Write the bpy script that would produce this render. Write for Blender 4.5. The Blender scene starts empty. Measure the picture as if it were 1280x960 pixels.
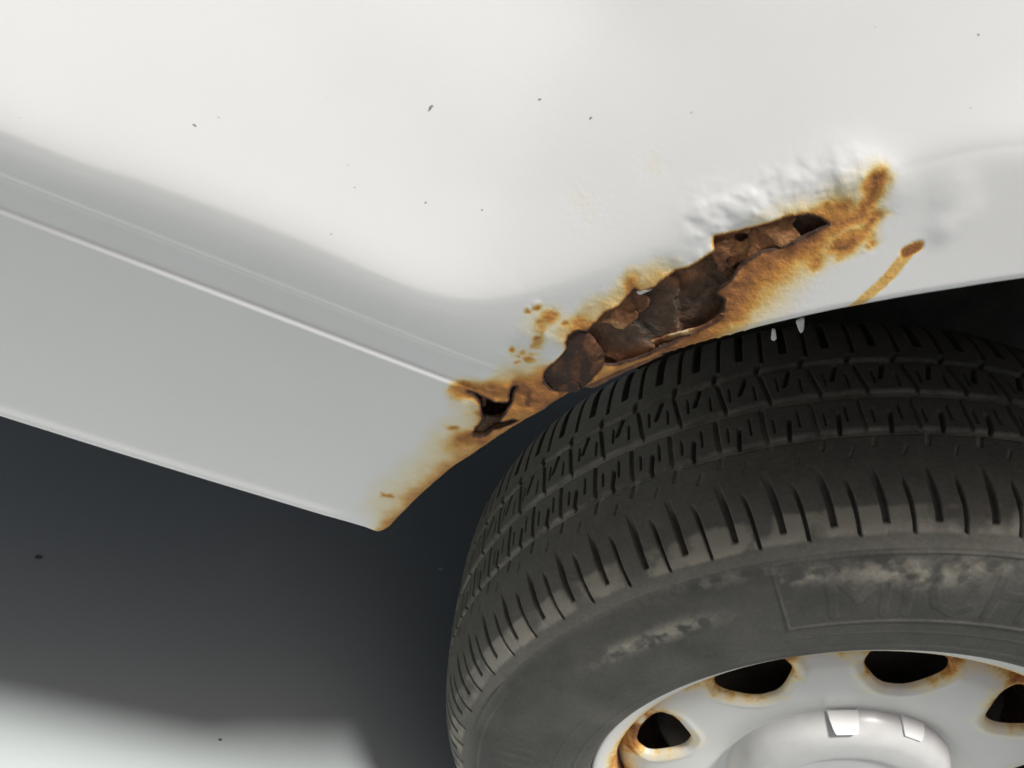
import bpy, math, random
import numpy as np
from mathutils import Matrix, Vector

random.seed(4)
D = bpy.data
SC = bpy.context.scene
COL = SC.collection
HUB = 0.305                      # height of the wheel centre above the ground

# ------------------------------------------------------------------ camera
# axes of the car (x along the sill, y into the car, z up) seen in camera space
EX = np.array([0.8873516837548737, 0.34623331143412833, 0.3045151611837225])
EY = np.array([-0.0052308873152104585, -0.6528184344062192, 0.7574963561082712])
EZ = np.array([0.46106358255156765, -0.6737585515247809, -0.5774684295196952])
CAM = np.array([-0.5026437669100858, -0.23825341262847374, 0.42897080891821116])
FPX = 970.0
STEER = -0.09705186777819474

cam_data = D.cameras.new('camera')
cam = D.objects.new('camera', cam_data)
COL.objects.link(cam)
rot = Matrix(((EX[0], -EX[1], -EX[2]), (EY[0], -EY[1], -EY[2]), (EZ[0], -EZ[1], -EZ[2])))
M = rot.to_4x4()
M.translation = Vector((CAM[0], CAM[1], CAM[2] + HUB))
cam.matrix_world = M
cam_data.sensor_width = 36.0
cam_data.lens = FPX / 1280.0 * 36.0
cam_data.clip_start = 0.01
cam_data.clip_end = 200.0
cam_data.dof.use_dof = True
cam_data.dof.focus_distance = 0.36
cam_data.dof.aperture_fstop = 26.0
SC.camera = cam

# ------------------------------------------------------------------ world, sun, exposure
SUN_EL, SUN_AZ = 80.5, 188.0      # azimuth measured from +y, clockwise
w = D.worlds.new('World')
SC.world = w
w.use_nodes = True
nt = w.node_tree
bg = nt.nodes['Background']
sky = nt.nodes.new('ShaderNodeTexSky')
sky.sky_type = 'NISHITA'
sky.sun_disc = False
sky.sun_elevation = math.radians(SUN_EL)
sky.sun_rotation = math.radians(SUN_AZ)
sky.dust_density = 8.0
sky.air_density = 1.0
sky.ozone_density = 0.4
bg.inputs['Strength'].default_value = 0.055
nt.links.new(sky.outputs[0], bg.inputs['Color'])

sd_ = D.lights.new('sun', 'SUN')
sd_.energy = 5.0
sd_.angle = math.radians(8.0)
sd_.color = (1.0, 0.99, 0.965)
sun = D.objects.new('sun', sd_)
COL.objects.link(sun)
_e, _a = math.radians(SUN_EL), math.radians(SUN_AZ)
sdir = Vector((math.cos(_e) * math.sin(_a), math.cos(_e) * math.cos(_a), math.sin(_e)))
sun.rotation_euler = sdir.to_track_quat('Z', 'Y').to_euler()
sun.location = (0, -1, 3)

SC.view_settings.view_transform = 'Standard'
SC.view_settings.look = 'None'
SC.view_settings.exposure = -0.04
SC.view_settings.gamma = 1.0
SC.view_settings.use_curve_mapping = False
SC.render.engine = 'CYCLES'


# ------------------------------------------------------------------ small maths
def sstep(a, b, x):
    t = np.clip((x - a) / (b - a), 0, 1)
    return t * t * (3 - 2 * t)


def _hash(ix, iy, seed):
    h = (ix.astype(np.int64) * 374761393 + iy.astype(np.int64) * 668265263 + seed * 1442695041) & 0xffffffff
    h = ((h ^ (h >> 13)) * 1274126177) & 0xffffffff
    return ((h ^ (h >> 16)) & 0xffff) / 65535.0


def vnoise(x, y, seed=0):
    ix, iy = np.floor(x), np.floor(y)
    fx, fy = x - ix, y - iy
    fx, fy = fx * fx * (3 - 2 * fx), fy * fy * (3 - 2 * fy)
    a, b = _hash(ix, iy, seed), _hash(ix + 1, iy, seed)
    c, d = _hash(ix, iy + 1, seed), _hash(ix + 1, iy + 1, seed)
    return (a * (1 - fx) + b * fx) * (1 - fy) + (c * (1 - fx) + d * fx) * fy


def fbm(x, y, seed=0, n=4):
    s, a, t = 0, 1.0, 0
    for i in range(n):
        s = s + a * vnoise(x * 2 ** i + i * 17.3, y * 2 ** i - i * 9.1, seed + i)
        t += a
        a *= 0.5
    return s / t * 2 - 1


def seg_dist(X, Y, P, closed=True):
    """distance and closest point from every (X,Y) to the polyline P"""
    P = np.asarray(P, float)
    n = len(P)
    if X.size <= 64:
        A = P if closed else P[:-1]
        B = np.roll(P, -1, 0) if closed else P[1:]
        x, y = X.ravel()[:, None], Y.ravel()[:, None]
        dv = B - A
        t = np.clip(((x - A[:, 0]) * dv[:, 0] + (y - A[:, 1]) * dv[:, 1]) / ((dv ** 2).sum(1) + 1e-18), 0, 1)
        qx, qy = A[:, 0] + t * dv[:, 0], A[:, 1] + t * dv[:, 1]
        d = np.hypot(x - qx, y - qy)
        k = d.argmin(1)
        r = np.arange(len(k))
        return d[r, k].reshape(X.shape), qx[r, k].reshape(X.shape), qy[r, k].reshape(X.shape)
    best = np.full(X.shape, 1e9)
    bx, by = np.zeros_like(X), np.zeros_like(X)
    for i in range(n if closed else n - 1):
        ax, ay = P[i]
        cx, cy = P[(i + 1) % n]
        dx, dy = cx - ax, cy - ay
        L = dx * dx + dy * dy + 1e-18
        t = np.clip(((X - ax) * dx + (Y - ay) * dy) / L, 0, 1)
        qx, qy = ax + t * dx, ay + t * dy
        d = (X - qx) ** 2 + (Y - qy) ** 2
        m = d < best
        best[m] = d[m]
        bx[m] = qx[m]
        by[m] = qy[m]
    return np.sqrt(best), bx, by


def inside(X, Y, P):
    P = np.asarray(P, float)
    c = np.zeros(X.shape, bool)
    n = len(P)
    for i in range(n):
        ax, ay = P[i]
        bx, by = P[(i + 1) % n]
        if ay == by:
            continue
        m = ((ay > Y) != (by > Y)) & (X < (bx - ax) * (Y - ay) / (by - ay) + ax)
        c ^= m
    return c


def sdist(X, Y, P, pad):
    """signed distance, positive inside; exact only within pad of the bounding box"""
    P = np.asarray(P, float)
    sh = X.shape
    x, y = X.ravel(), Y.ravel()
    sd = np.full(x.shape, -pad)
    cx, cy = x.copy(), y.copy()
    m = (x > P[:, 0].min() - pad) & (x < P[:, 0].max() + pad) & (y > P[:, 1].min() - pad) & (y < P[:, 1].max() + pad)
    if m.any():
        d, qx, qy = seg_dist(x[m], y[m], P)
        s = inside(x[m], y[m], P)
        sd[m] = np.where(s, d, -d)
        cx[m], cy[m] = qx, qy
    return sd.reshape(sh), cx.reshape(sh), cy.reshape(sh)


def catmull(P, k=6, closed=False):
    P = np.asarray(P, float)
    n = len(P)
    out = []
    rng = range(n) if closed else range(n - 1)
    for i in rng:
        p0 = P[(i - 1) % n] if closed or i > 0 else 2 * P[0] - P[1]
        p1, p2 = P[i], P[(i + 1) % n]
        p3 = P[(i + 2) % n] if closed or i + 2 < n else 2 * P[-1] - P[-2]
        for t in np.arange(k) / k:
            out.append(0.5 * (2 * p1 + (p2 - p0) * t + (2 * p0 - 5 * p1 + 4 * p2 - p3) * t * t
                              + (3 * p1 - p0 - 3 * p2 + p3) * t ** 3))
    if not closed:
        out.append(P[-1])
    return np.array(out)


def ragged(P, step, amp, seed):
    """resample a closed outline and roughen it like torn metal"""
    P = np.asarray(P, float)
    Q = np.vstack([P, P[:1]])
    L = np.r_[0, np.cumsum(np.hypot(*np.diff(Q, axis=0).T))]
    s = np.arange(0, L[-1], step)
    x, z = np.interp(s, L, Q[:, 0]), np.interp(s, L, Q[:, 1])
    x = x + amp * fbm(s / (step * 5), s * 0 + seed, seed, 3)
    z = z + amp * fbm(s / (step * 5), s * 0 + seed + 31, seed + 7, 3)
    return np.stack([x, z], 1)


# ------------------------------------------------------------------ object helpers
def mesh_np(name, V, F, mat, parent=None, attrs=None, smooth=True, loc=(0, 0, 0), tris=None, smooth_angle=None):
    me = D.meshes.new(name)
    V = np.asarray(V, np.float32)
    F = np.asarray(F, np.int32)
    nf = len(F)
    k = F.shape[1]
    me.vertices.add(len(V))
    me.vertices.foreach_set('co', V.ravel())
    me.loops.add(nf * k)
    me.loops.foreach_set('vertex_index', F.ravel())
    me.polygons.add(nf)
    me.polygons.foreach_set('loop_start', np.arange(nf, dtype=np.int32) * k)
    me.polygons.foreach_set('loop_total', np.full(nf, k, np.int32))
    me.update(calc_edges=True)
    me.polygons.foreach_set('use_smooth', np.full(nf, smooth, bool))
    for an, av in (attrs or {}).items():
        a = me.attributes.new(an, 'FLOAT', 'POINT')
        a.data.foreach_set('value', np.asarray(av, np.float32))
    if mat:
        me.materials.append(mat)
    me.validate()
    if smooth_angle is not None:
        me.set_sharp_from_angle(angle=math.radians(smooth_angle))
    o = D.objects.new(name, me)
    COL.objects.link(o)
    o.location = loc
    if parent:
        o.parent = parent
    return o


def empty(name, loc=(0, 0, 0), parent=None):
    o = D.objects.new(name, None)
    o.empty_display_size = 0.05
    COL.objects.link(o)
    o.location = loc
    if parent:
        o.parent = parent
    return o


def tag(o, label=None, cat=None, group=None, kind=None):
    if label:
        o['label'] = label
    if cat:
        o['category'] = cat
    if group:
        o['group'] = group
    if kind:
        o['kind'] = kind
    return o


def grid_faces(nu, nv, wrap_u=False):
    iu = np.arange(nu if wrap_u else nu - 1)
    iv = np.arange(nv - 1)
    U, Vv = np.meshgrid(iu, iv, indexing='ij')
    a = U * nv + Vv
    b = ((U + 1) % nu) * nv + Vv
    return np.stack([a, b, b + 1, a + 1], -1).reshape(-1, 4)


def sheet(name, xs, zs, outline, holes, yfun, mat, parent, attrfun=None, edge=0.0009, flange=0.0, pad=0.03, loc=(0, 0, HUB)):
    """a sheet of metal: a fine grid in (x,z) trimmed to outline minus holes, given depth by yfun and a real edge"""
    X, Z = np.meshgrid(xs, zs, indexing='ij')
    hx = np.gradient(xs)[:, None] + 0 * Z
    hz = np.gradient(zs)[None, :] + 0 * X
    thr = 0.78 * np.minimum(hx, hz)
    sdo, qx, qz = sdist(X, Z, outline, 10.0)
    sd = sdo.copy()
    dh = np.full(X.shape, pad)
    for h in holes:
        s, hx_, hz_ = sdist(X, Z, h, pad)
        s = -s
        m = s < sd
        sd[m] = s[m]
        qx[m] = hx_[m]
        qz[m] = hz_[m]
        dh = np.minimum(dh, np.maximum(s, 0))
    sn = np.abs(sd) < thr
    X = np.where(sn, qx, X)
    Z = np.where(sn, qz, Z)
    sd = np.where(sn, 0.0, sd)
    dh = np.where(sn & (np.abs(sdo) > thr), 0.0, dh)
    F = grid_faces(len(xs), len(zs))
    sf = sd.ravel()[F]
    keep = (sf >= 0).all(1) & (sf.max(1) > 0)
    F = F[keep]
    used = np.unique(F)
    remap = np.full(X.size, -1)
    remap[used] = np.arange(len(used))
    F = remap[F]
    x, z = X.ravel()[used], Z.ravel()[used]
    do = np.maximum(sdo.ravel()[used], 0)
    dhh = dh.ravel()[used]
    do = np.where((sd.ravel()[used] == 0) & (dhh > 0.5 * pad), 0, do)
    y = yfun(x, z, do, dhh)
    V = np.stack([x, y, z], 1)
    A = attrfun(x, z, do, dhh) if attrfun else {}
    # rim: extrude the open border inwards
    e = np.concatenate([F[:, [0, 1]], F[:, [1, 2]], F[:, [2, 3]], F[:, [3, 0]]])
    key = np.sort(e, 1)
    kk = key[:, 0].astype(np.int64) * len(V) + key[:, 1]
    u, idx, cnt = np.unique(kk, return_index=True, return_counts=True)
    be = e[idx[cnt == 1]]
    bv = np.unique(be)
    nb = np.full(len(V), -1)
    nb[bv] = len(V) + np.arange(len(bv))
    W = V[bv].copy()
    hole_v = dhh[bv] < do[bv] + 1e-6
    W[:, 1] += np.where(hole_v, edge, max(edge, flange))
    V2 = np.vstack([V, W])
    Q = np.stack([be[:, 1], be[:, 0], nb[be[:, 0]], nb[be[:, 1]]], 1)
    F2 = np.vstack([F, Q])
    A2 = {k: np.r_[v, v[bv]] for k, v in A.items()}
    return mesh_np(name, V2, F2[:, ::-1], mat, parent, A2, True, loc)


# ------------------------------------------------------------------ shape of the bodywork
def on_y(px, y):
    d = np.array([(px[0] - 640) / FPX, (px[1] - 480) / FPX, 1.0])
    r = np.array([d @ EX, d @ EY, d @ EZ])
    return CAM + r * ((y - CAM[1]) / r[1])


Z_CREASE, Z_BEAD, Z_SILL = float(on_y((300, 376), -0.0262)[2]), float(on_y((325, 342), -0.0268)[2]), 0.144
SHOULDER_PX = [(0, 165), (100, 199), (200, 236), (300, 272), (400, 312), (470, 343), (530, 366), (590, 376), (650, 368), (720, 348),
               (800, 320), (880, 287), (960, 262), (1030, 238), (1100, 218), (1180, 201), (1280, 186)]
_s = np.array([on_y(p, -0.0310)[[0, 2]] for p in SHOULDER_PX])
SHOULDER = catmull(np.vstack([[(-1.3, _s[0, 1]), (-0.9, _s[0, 1])], _s,
                              [(-0.20, 0.475), (-0.1, 0.505), (0.02, 0.51), (0.14, 0.48), (0.27, 0.40), (0.36, 0.29), (0.42, 0.28), (0.6, 0.28), (1.0, 0.28)]]), 3)


# the shoulder line, followed sharply close by and ever more loosely higher up the panel
_GX = np.arange(-1.3, 1.0, 0.001)
_GZ, _GC = [], []
for _k in range(6):
    _sg = 0.005 * 1.8 ** _k
    _t = np.arange(-int(3 * _sg / 0.001), int(3 * _sg / 0.001) + 1)
    _ker = np.exp(-0.5 * (_t * 0.001 / _sg) ** 2)
    _ker /= _ker.sum()
    _z = np.interp(_GX, SHOULDER[:, 0], SHOULDER[:, 1])
    _z = np.convolve(np.pad(_z, len(_t) // 2, mode='edge'), _ker, mode='valid')[:len(_GX)]
    _GZ.append(_z)
    _c2 = 1 / np.sqrt(1 + np.gradient(_z, 0.001) ** 2)
    _GC.append(_c2)


def body_y(x, z):
    x = np.asarray(x, float)
    z = np.asarray(z, float)
    left = 1 - sstep(-0.445, -0.405, x)
    y = -0.0100 - 0.0172 * np.clip((z - Z_SILL) / (Z_CREASE - Z_SILL), -0.2, 1.0)
    ledge = sstep(Z_CREASE - 0.0008, Z_CREASE + 0.0010, z)
    y = y + 0.0010 * ledge * left * (0.55 + 0.45 * sstep(-0.62, -0.5, x))
    y = y - 0.0026 * np.clip((z - Z_CREASE - 0.0016) / (Z_BEAD - Z_CREASE - 0.0016), 0, 1) * left - 0.00016 * np.exp(-((z - Z_BEAD) / 0.0009) ** 2) * left
    _t = np.maximum(np.minimum(z, np.interp(x, _GX, _GZ[0])) - Z_BEAD, 0)
    y = y - 0.165 * 0.028 * (1 - np.exp(-_t / 0.028))
    # roof-ward part leans in, above the shoulder that runs along and then round the arch
    h = np.maximum(z - np.interp(x, _GX, _GZ[0]), 0)
    lv = np.clip(np.log2(1 + h / 0.03), 0, len(_GZ) - 1.001)
    d = 0
    for i in range(len(_GZ)):
        wgt = np.clip(1 - np.abs(lv - i), 0, 1)
        wgt = wgt * wgt * (3 - 2 * wgt)
        d = d + wgt * (z - np.interp(x, _GX, _GZ[i])) * np.interp(x, _GX, _GC[i])
    wv = 0.0034 - 0.0010 * sstep(-0.42, -0.33, x)
    sp = wv * np.logaddexp(0, d / wv)
    y = y + 0.385 * sp * (1 - 0.16 * np.exp(-((x + 0.45) / 0.075) ** 2 - ((z - 0.35) / 0.06) ** 2)) + 0.05 * np.maximum(d, 0) ** 2  # leans less mid-panel so it shades greyer, standing in for a reflection
    y = y + 0.10 * (np.minimum(z, np.interp(x, _GX, _GZ[1])) - 0.385) * sstep(-0.40, -0.33, x)
    # added bulge high on the panel: its shaded flank stands in for a reflection
    y = y - 0.009 * np.exp(-(((x + 0.497) / 0.05) ** 2 + ((z - 0.415) / 0.022) ** 2))
    return y


def P(px, py):
    y = -0.02
    for _ in range(7):
        q = on_y((px, py), y)
        y = float(body_y(np.array([q[0]]), np.array([q[2]]))[0])
    return np.array([q[0], q[2]])


def Z1(zx, zy):                       # traced on an enlarged view of the main hole
    return P(640 + zx / 2.56, 180 + zy / 2.56)


def Z2(zx, zy):                       # traced on an enlarged view of the small hole
    return P(560 + zx / 6.4, 470 + zy / 6.4)


ARCH_PX = [(500, 650), (520, 630), (540, 611), (570, 587), (600, 567), (640, 541), (700, 505), (760, 478), (830, 449), (900, 429), (960, 413), (1040, 395),
           (1120, 380), (1200, 367), (1280, 355)]
_arch = [P(*p) for p in ARCH_PX]
_R = np.hypot(*_arch[-1])
_t0 = math.atan2(_arch[-1][0], _arch[-1][1])
_arc = [(_R * math.sin(t), _R * math.cos(t)) for t in np.linspace(_t0, math.radians(74), 18)[1:]]
_c = P(478, 668)
_archline = catmull(np.vstack([[P(492, 659)], _arch, _arc]), 5)
_corner = np.array([P(440, 658.5), P(455, 663), P(466, 667.2), P(473, 669), P(480, 667.5), P(486, 664)])
OUTLINE = np.vstack([[(-1.3, Z_SILL), (-0.7, Z_SILL)], [P(x, 525 + (668 - 525) * (x / 470.0) + dz) for x, dz in ((0, 0), (120, 1), (240, 1), (340, 0.5), (400, 0.3))], _corner, _archline,
                     [(_arc[-1][0] + 0.005, Z_SILL - 0.005), (1.0, Z_SILL), (1.0, 0.60), (-1.3, 0.60)]])

H1 = ragged([Z1(*p) for p in [(1012, 262), (985, 240), (950, 232), (900, 234), (850, 243), (780, 268), (720, 288), (650, 298), (648, 315), (652, 345),
      (600, 378), (570, 393), (530, 405), (490, 432), (462, 455), (440, 468), (410, 482), (395, 466), (385, 480), (350, 515), (300, 540),
      (265, 575), (245, 605), (205, 597), (185, 612), (172, 635), (175, 665), (150, 690), (118, 715), (103, 740), (103, 765), (130, 790),
      (170, 793), (205, 795), (240, 770), (275, 730), (290, 708), (330, 712), (400, 690), (460, 662), (540, 622), (600, 592), (650, 562),
      (672, 530), (678, 500), (655, 485), (660, 465), (690, 440), (720, 402), (750, 377), (800, 347), (880, 327), (920, 303), (960, 285)]], 0.0011, 0.0005, 3)
H2 = ragged([Z2(*p) for p in [(165, 135), (215, 148), (270, 172), (320, 195), (380, 215), (430, 225), (485, 225), (498, 200), (490, 170), (497, 120),
      (518, 93), (552, 88), (532, 115), (517, 150), (514, 190), (502, 235), (467, 275), (437, 320), (417, 352), (425, 370), (470, 365),
      (530, 355), (562, 362), (500, 392), (420, 415), (365, 425), (340, 450), (300, 480), (250, 488), (210, 485), (207, 455), (225, 415),
      (270, 378), (288, 350), (282, 310), (265, 270), (258, 225), (240, 185), (203, 152)]], 0.0009, 0.0003, 9)

MPP = 0.00056                          # metres a photograph pixel covers on the panel, about


def strokes(x, z, L):
    acc = np.zeros(x.shape)
    for pts, r, inten in L:
        pts = np.array(pts)
        rr = r * MPP
        m = (x > pts[:, 0].min() - 3 * rr) & (x < pts[:, 0].max() + 3 * rr) & (z > pts[:, 1].min() - 3 * rr) & (z < pts[:, 1].max() + 3 * rr)
        if not m.any():
            continue
        d = seg_dist(x[m], z[m], pts, closed=False)[0] if len(pts) > 1 else np.hypot(x[m] - pts[0, 0], z[m] - pts[0, 1])
        acc[m] += (inten * np.exp(-(d / rr) ** 2)) ** 4
    return acc ** 0.25


def pl(*p):
    return [P(*q) for q in p]


RUST = [
    (pl((650, 505), (700, 490), (745, 475), (800, 455), (850, 435)), 16, .43),
    (pl((640, 512), (670, 500), (705, 488)), 22, .46),
    (pl((478, 668), (520, 628), (570, 584), (620, 553), (665, 527), (720, 498)), 14, .47),
    (pl((500, 640), (550, 590), (600, 552)), 34, .25),
    (pl((842, 432), (880, 402), (905, 378), (932, 345), (965, 318), (1000, 300)), 18, .72),
    (pl((840, 437), (880, 412), (920, 385), (965, 345)), 24, .34),
    (pl((770, 470), (830, 445), (880, 425)), 15, .37),
    (pl((1000, 300), (1040, 281), (1078, 263), (1094, 246), (1098, 228)), 6.5, .62),
    (pl((1090, 226), (1097, 224)), 7, .66),
    (pl((1000, 278), (1040, 262), (1070, 242), (1082, 232)), 15, .20),
    (pl((1032, 264), (1050, 258)), 9, .50), (pl((1078, 290), (1084, 282)), 7, .52), (pl((1092, 273), (1092, 273)), 6, .6),
    (pl((1052, 304), (1060, 302)), 8, .64), (pl((1021, 325), (1021, 325)), 7, .55), (pl((1040, 318), (1075, 290)), 14, .14),
    (pl((1085, 300), (1088, 306)), 5, .35),
    (pl((718, 412), (750, 388), (790, 363), (815, 352), (830, 345)), 12, .34),
    (pl((786, 350), (790, 356)), 7, .58), (pl((722, 408), (735, 412)), 9, .56), (pl((700, 418), (718, 412)), 8, .34),
    (pl((672, 404), (684, 396)), 13, .22), (pl((654, 441), (664, 446)), 11, .20), (pl((683, 395), (687, 398)), 5.5, .56), (pl((672, 421), (673, 421)), 3.5, .64), (pl((660, 449), (662, 449)), 4, .62), (pl((704, 405), (704, 405)), 2.6, .55),
    (pl((583, 488), (600, 487), (618, 488)), 11, .60), (pl((600, 490), (635, 496)), 10, .28), (pl((586, 492), (604, 500)), 6, .62),
    (pl((638, 486), (655, 487), (672, 478)), 13, .52), (pl((640, 482), (646, 488)), 6, .7), (pl((655, 484), (655, 484)), 5, .68),
    (pl((598, 505), (596, 530)), 17, .26), (pl((602, 518), (605, 528)), 5, .5),
    (pl((570, 560), (600, 548), (640, 535)), 18, .40), (pl((574, 550), (592, 545), (602, 552)), 9, .62),
    (pl((655, 495), (662, 520), (690, 505)), 20, .46), (pl((672, 500), (690, 512)), 9, .64), (pl((660, 492), (661, 506)), 4, .72),
    (pl((690, 500), (730, 490), (775, 470)), 9, .52),
    (pl((690, 478), (680, 465)), 12, .36), (pl((650, 478), (680, 488)), 18, .40),
    (pl((568, 534), (569, 534)), 4.5, .60), (pl((482, 620), (490, 620)), 4.5, .52),
    (pl((730, 262), (738, 268)), 15, .09), (pl((722, 252), (722, 252)), 8, .08), (pl((812, 205), (818, 208)), 10, .09), (pl((640, 345), (645, 350)), 6, .08),
    (pl((885, 432), (887, 434)), 4, .58),
]
_rr = random.Random(3)
for _i in range(34):                    # fine speckle where rust is just breaking through
    _cx, _cy, _sg = ((676, 402, 13), (659, 444, 10), (1056, 300, 16), (1040, 262, 9), (1075, 275, 14))[min(4, _i // 8)]
    RUST.append((pl((_rr.gauss(_cx, _sg), _rr.gauss(_cy, _sg * .8))), 1.4 + 3.2 * _rr.random() ** 1.5, .34 + .26 * _rr.random()))
DRIP = pl((1140, 313), (1128, 325), (1112, 345), (1098, 358), (1083, 372), (1066, 389))
DRIPTOP = pl((1146, 309), (1133, 316))
BLIST = pl((885, 272), (930, 256), (980, 242), (1020, 230), (1060, 222))


def panel_y(x, z, do, dh):
    y = body_y(x, z)
    # hemmed lower edge and lip of the arch
    r = 0.0045
    t = np.clip(do, 0, r)
    y = y + np.where(do < r, r - np.sqrt(np.maximum(r * r - (r - t) ** 2, 0)), 0)
    y = y - 0.0010 * np.exp(-((do - 0.0065) / 0.0035) ** 2) * (1 - sstep(-0.46, -0.43, x))
    # torn edges curl in and out
    c = np.exp(-dh / 0.0035)
    n = fbm(x / 0.007, z / 0.007, 5, 3)
    y = y + c * (0.0002 + 0.0012 * n)
    # pitted, blistered metal where it is rusting
    ru = strokes(x, z, RUST)
    y = y - 0.0005 * sstep(.25, .7, ru) * fbm(x / 0.0045, z / 0.0045, 21, 4)
    y = y - 0.0007 * sstep(.15, .5, ru) * fbm(x / 0.016, z / 0.016, 25, 2)
    # blisters under the paint
    d = seg_dist(x, z, np.array(BLIST), closed=False)[0]
    zone = np.exp(-(d / 0.0075) ** 2)
    b = np.maximum(fbm(x / 0.0085, z / 0.0065, 40, 3) + 0.12, 0)
    y = y - 0.0008 * zone * b - 0.0006 * np.exp(-(d / 0.006) ** 2) * np.maximum(fbm(x / 0.0042, z / 0.0036, 44, 3), 0)
    for (px, py), rr, a in (((1108, 214), 9, .0014), ((1192, 240), 10, .0013), ((1182, 284), 9, .0013), ((1060, 213), 12, .0018), ((690, 410), 10, .0012),
                            ((664, 420), 10, .0010), ((1085, 208), 8, .0010), ((698, 425), 7, .0010), ((1125, 240), 8, .0006), ((1210, 265), 8, .0006)):
        q = P(px, py)
        y = y - 0.5 * a * np.exp(-((x - q[0]) ** 2 + (z - q[1]) ** 2) / (rr * MPP) ** 2) * (1 + 0.3 * fbm(x / 0.006, z / 0.006, 8, 2))
    return y


def panel_attr(x, z, do, dh):
    wx = x + 0.0020 * fbm(x / 0.012, z / 0.012, 61, 2) + 0.0016 * fbm(x / 0.004, z / 0.004, 62, 2)
    wz = z + 0.0020 * fbm(x / 0.012, z / 0.012, 77, 2) + 0.0016 * fbm(x / 0.004, z / 0.004, 78, 2)
    ru = strokes(wx, wz, RUST)
    rim = 0.80 * np.exp(-dh / 0.0006) + 0.45 * np.exp(-dh / 0.004) * sstep(.12, .5, ru)
    ru = (ru ** 4 + rim ** 4) ** .25
    d = seg_dist(x, z, np.array(DRIP), closed=False)[0] + 0.0004 * fbm(x / .004, z / .004, 90, 2)
    ru = np.maximum(ru, 0.36 * (1 - sstep(0.0016, 0.0027, d)))
    d = seg_dist(x, z, np.array(DRIPTOP), closed=False)[0] + 0.0006 * fbm(x / .003, z / .003, 91, 2)
    ru = np.maximum(ru, 0.72 * (1 - sstep(0.0012, 0.0028, d)))
    return {'rust': ru}


# ------------------------------------------------------------------ materials
def new_mat(name):
    m = D.materials.new(name)
    m.use_nodes = True
    t = m.node_tree
    b = t.nodes['Principled BSDF']
    return m, t, b


def N(t, kind, **kw):
    n = t.nodes.new(kind)
    for k, v in kw.items():
        if k in n.inputs.keys():
            n.inputs[k].default_value = v
        else:
            setattr(n, k, v)
    return n


def ramp(t, stops, interp='LINEAR'):
    n = t.nodes.new('ShaderNodeValToRGB')
    cr = n.color_ramp
    cr.interpolation = interp
    while len(cr.elements) > 1:
        cr.elements.remove(cr.elements[-1])
    cr.elements[0].position = stops[0][0]
    cr.elements[0].color = (*stops[0][1], 1)
    for p, c in stops[1:]:
        e = cr.elements.new(p)
        e.color = (*c, 1)
    return n


def noise(t, scale, detail=4, rough=0.55, coord=None):
    n = t.nodes.new('ShaderNodeTexNoise')
    n.inputs['Scale'].default_value = scale
    n.inputs['Detail'].default_value = detail
    n.inputs['Roughness'].default_value = rough
    if coord is not None:
        t.links.new(coord, n.inputs['Vector'])
    return n


def math_n(t, op, a, b=None, c=None, clamp=False):
    n = t.nodes.new('ShaderNodeMath')
    n.operation = op
    n.use_clamp = clamp
    for i, v in enumerate((a, b, c)):
        if v is None:
            continue
        if isinstance(v, (int, float)):
            n.inputs[i].default_value = v
        else:
            t.links.new(v, n.inputs[i])
    return n.outputs[0]


def mixc(t, fac, a, b):
    n = t.nodes.new('ShaderNodeMix')
    n.data_type = 'RGBA'
    for sock, v in ((n.inputs[0], fac), (n.inputs[6], a), (n.inputs[7], b)):
        if isinstance(v, (int, float)):
            sock.default_value = v
        elif isinstance(v, tuple):
            sock.default_value = (*v, 1)
        else:
            t.links.new(v, sock)
    return n.outputs[2]


def bump(t, height, strength, dist, prev=None):
    n = t.nodes.new('ShaderNodeBump')
    n.inputs['Strength'].default_value = strength
    n.inputs['Distance'].default_value = dist
    t.links.new(height, n.inputs['Height'])
    if prev is not None:
        t.links.new(prev, n.inputs['Normal'])
    return n.outputs[0]


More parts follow.
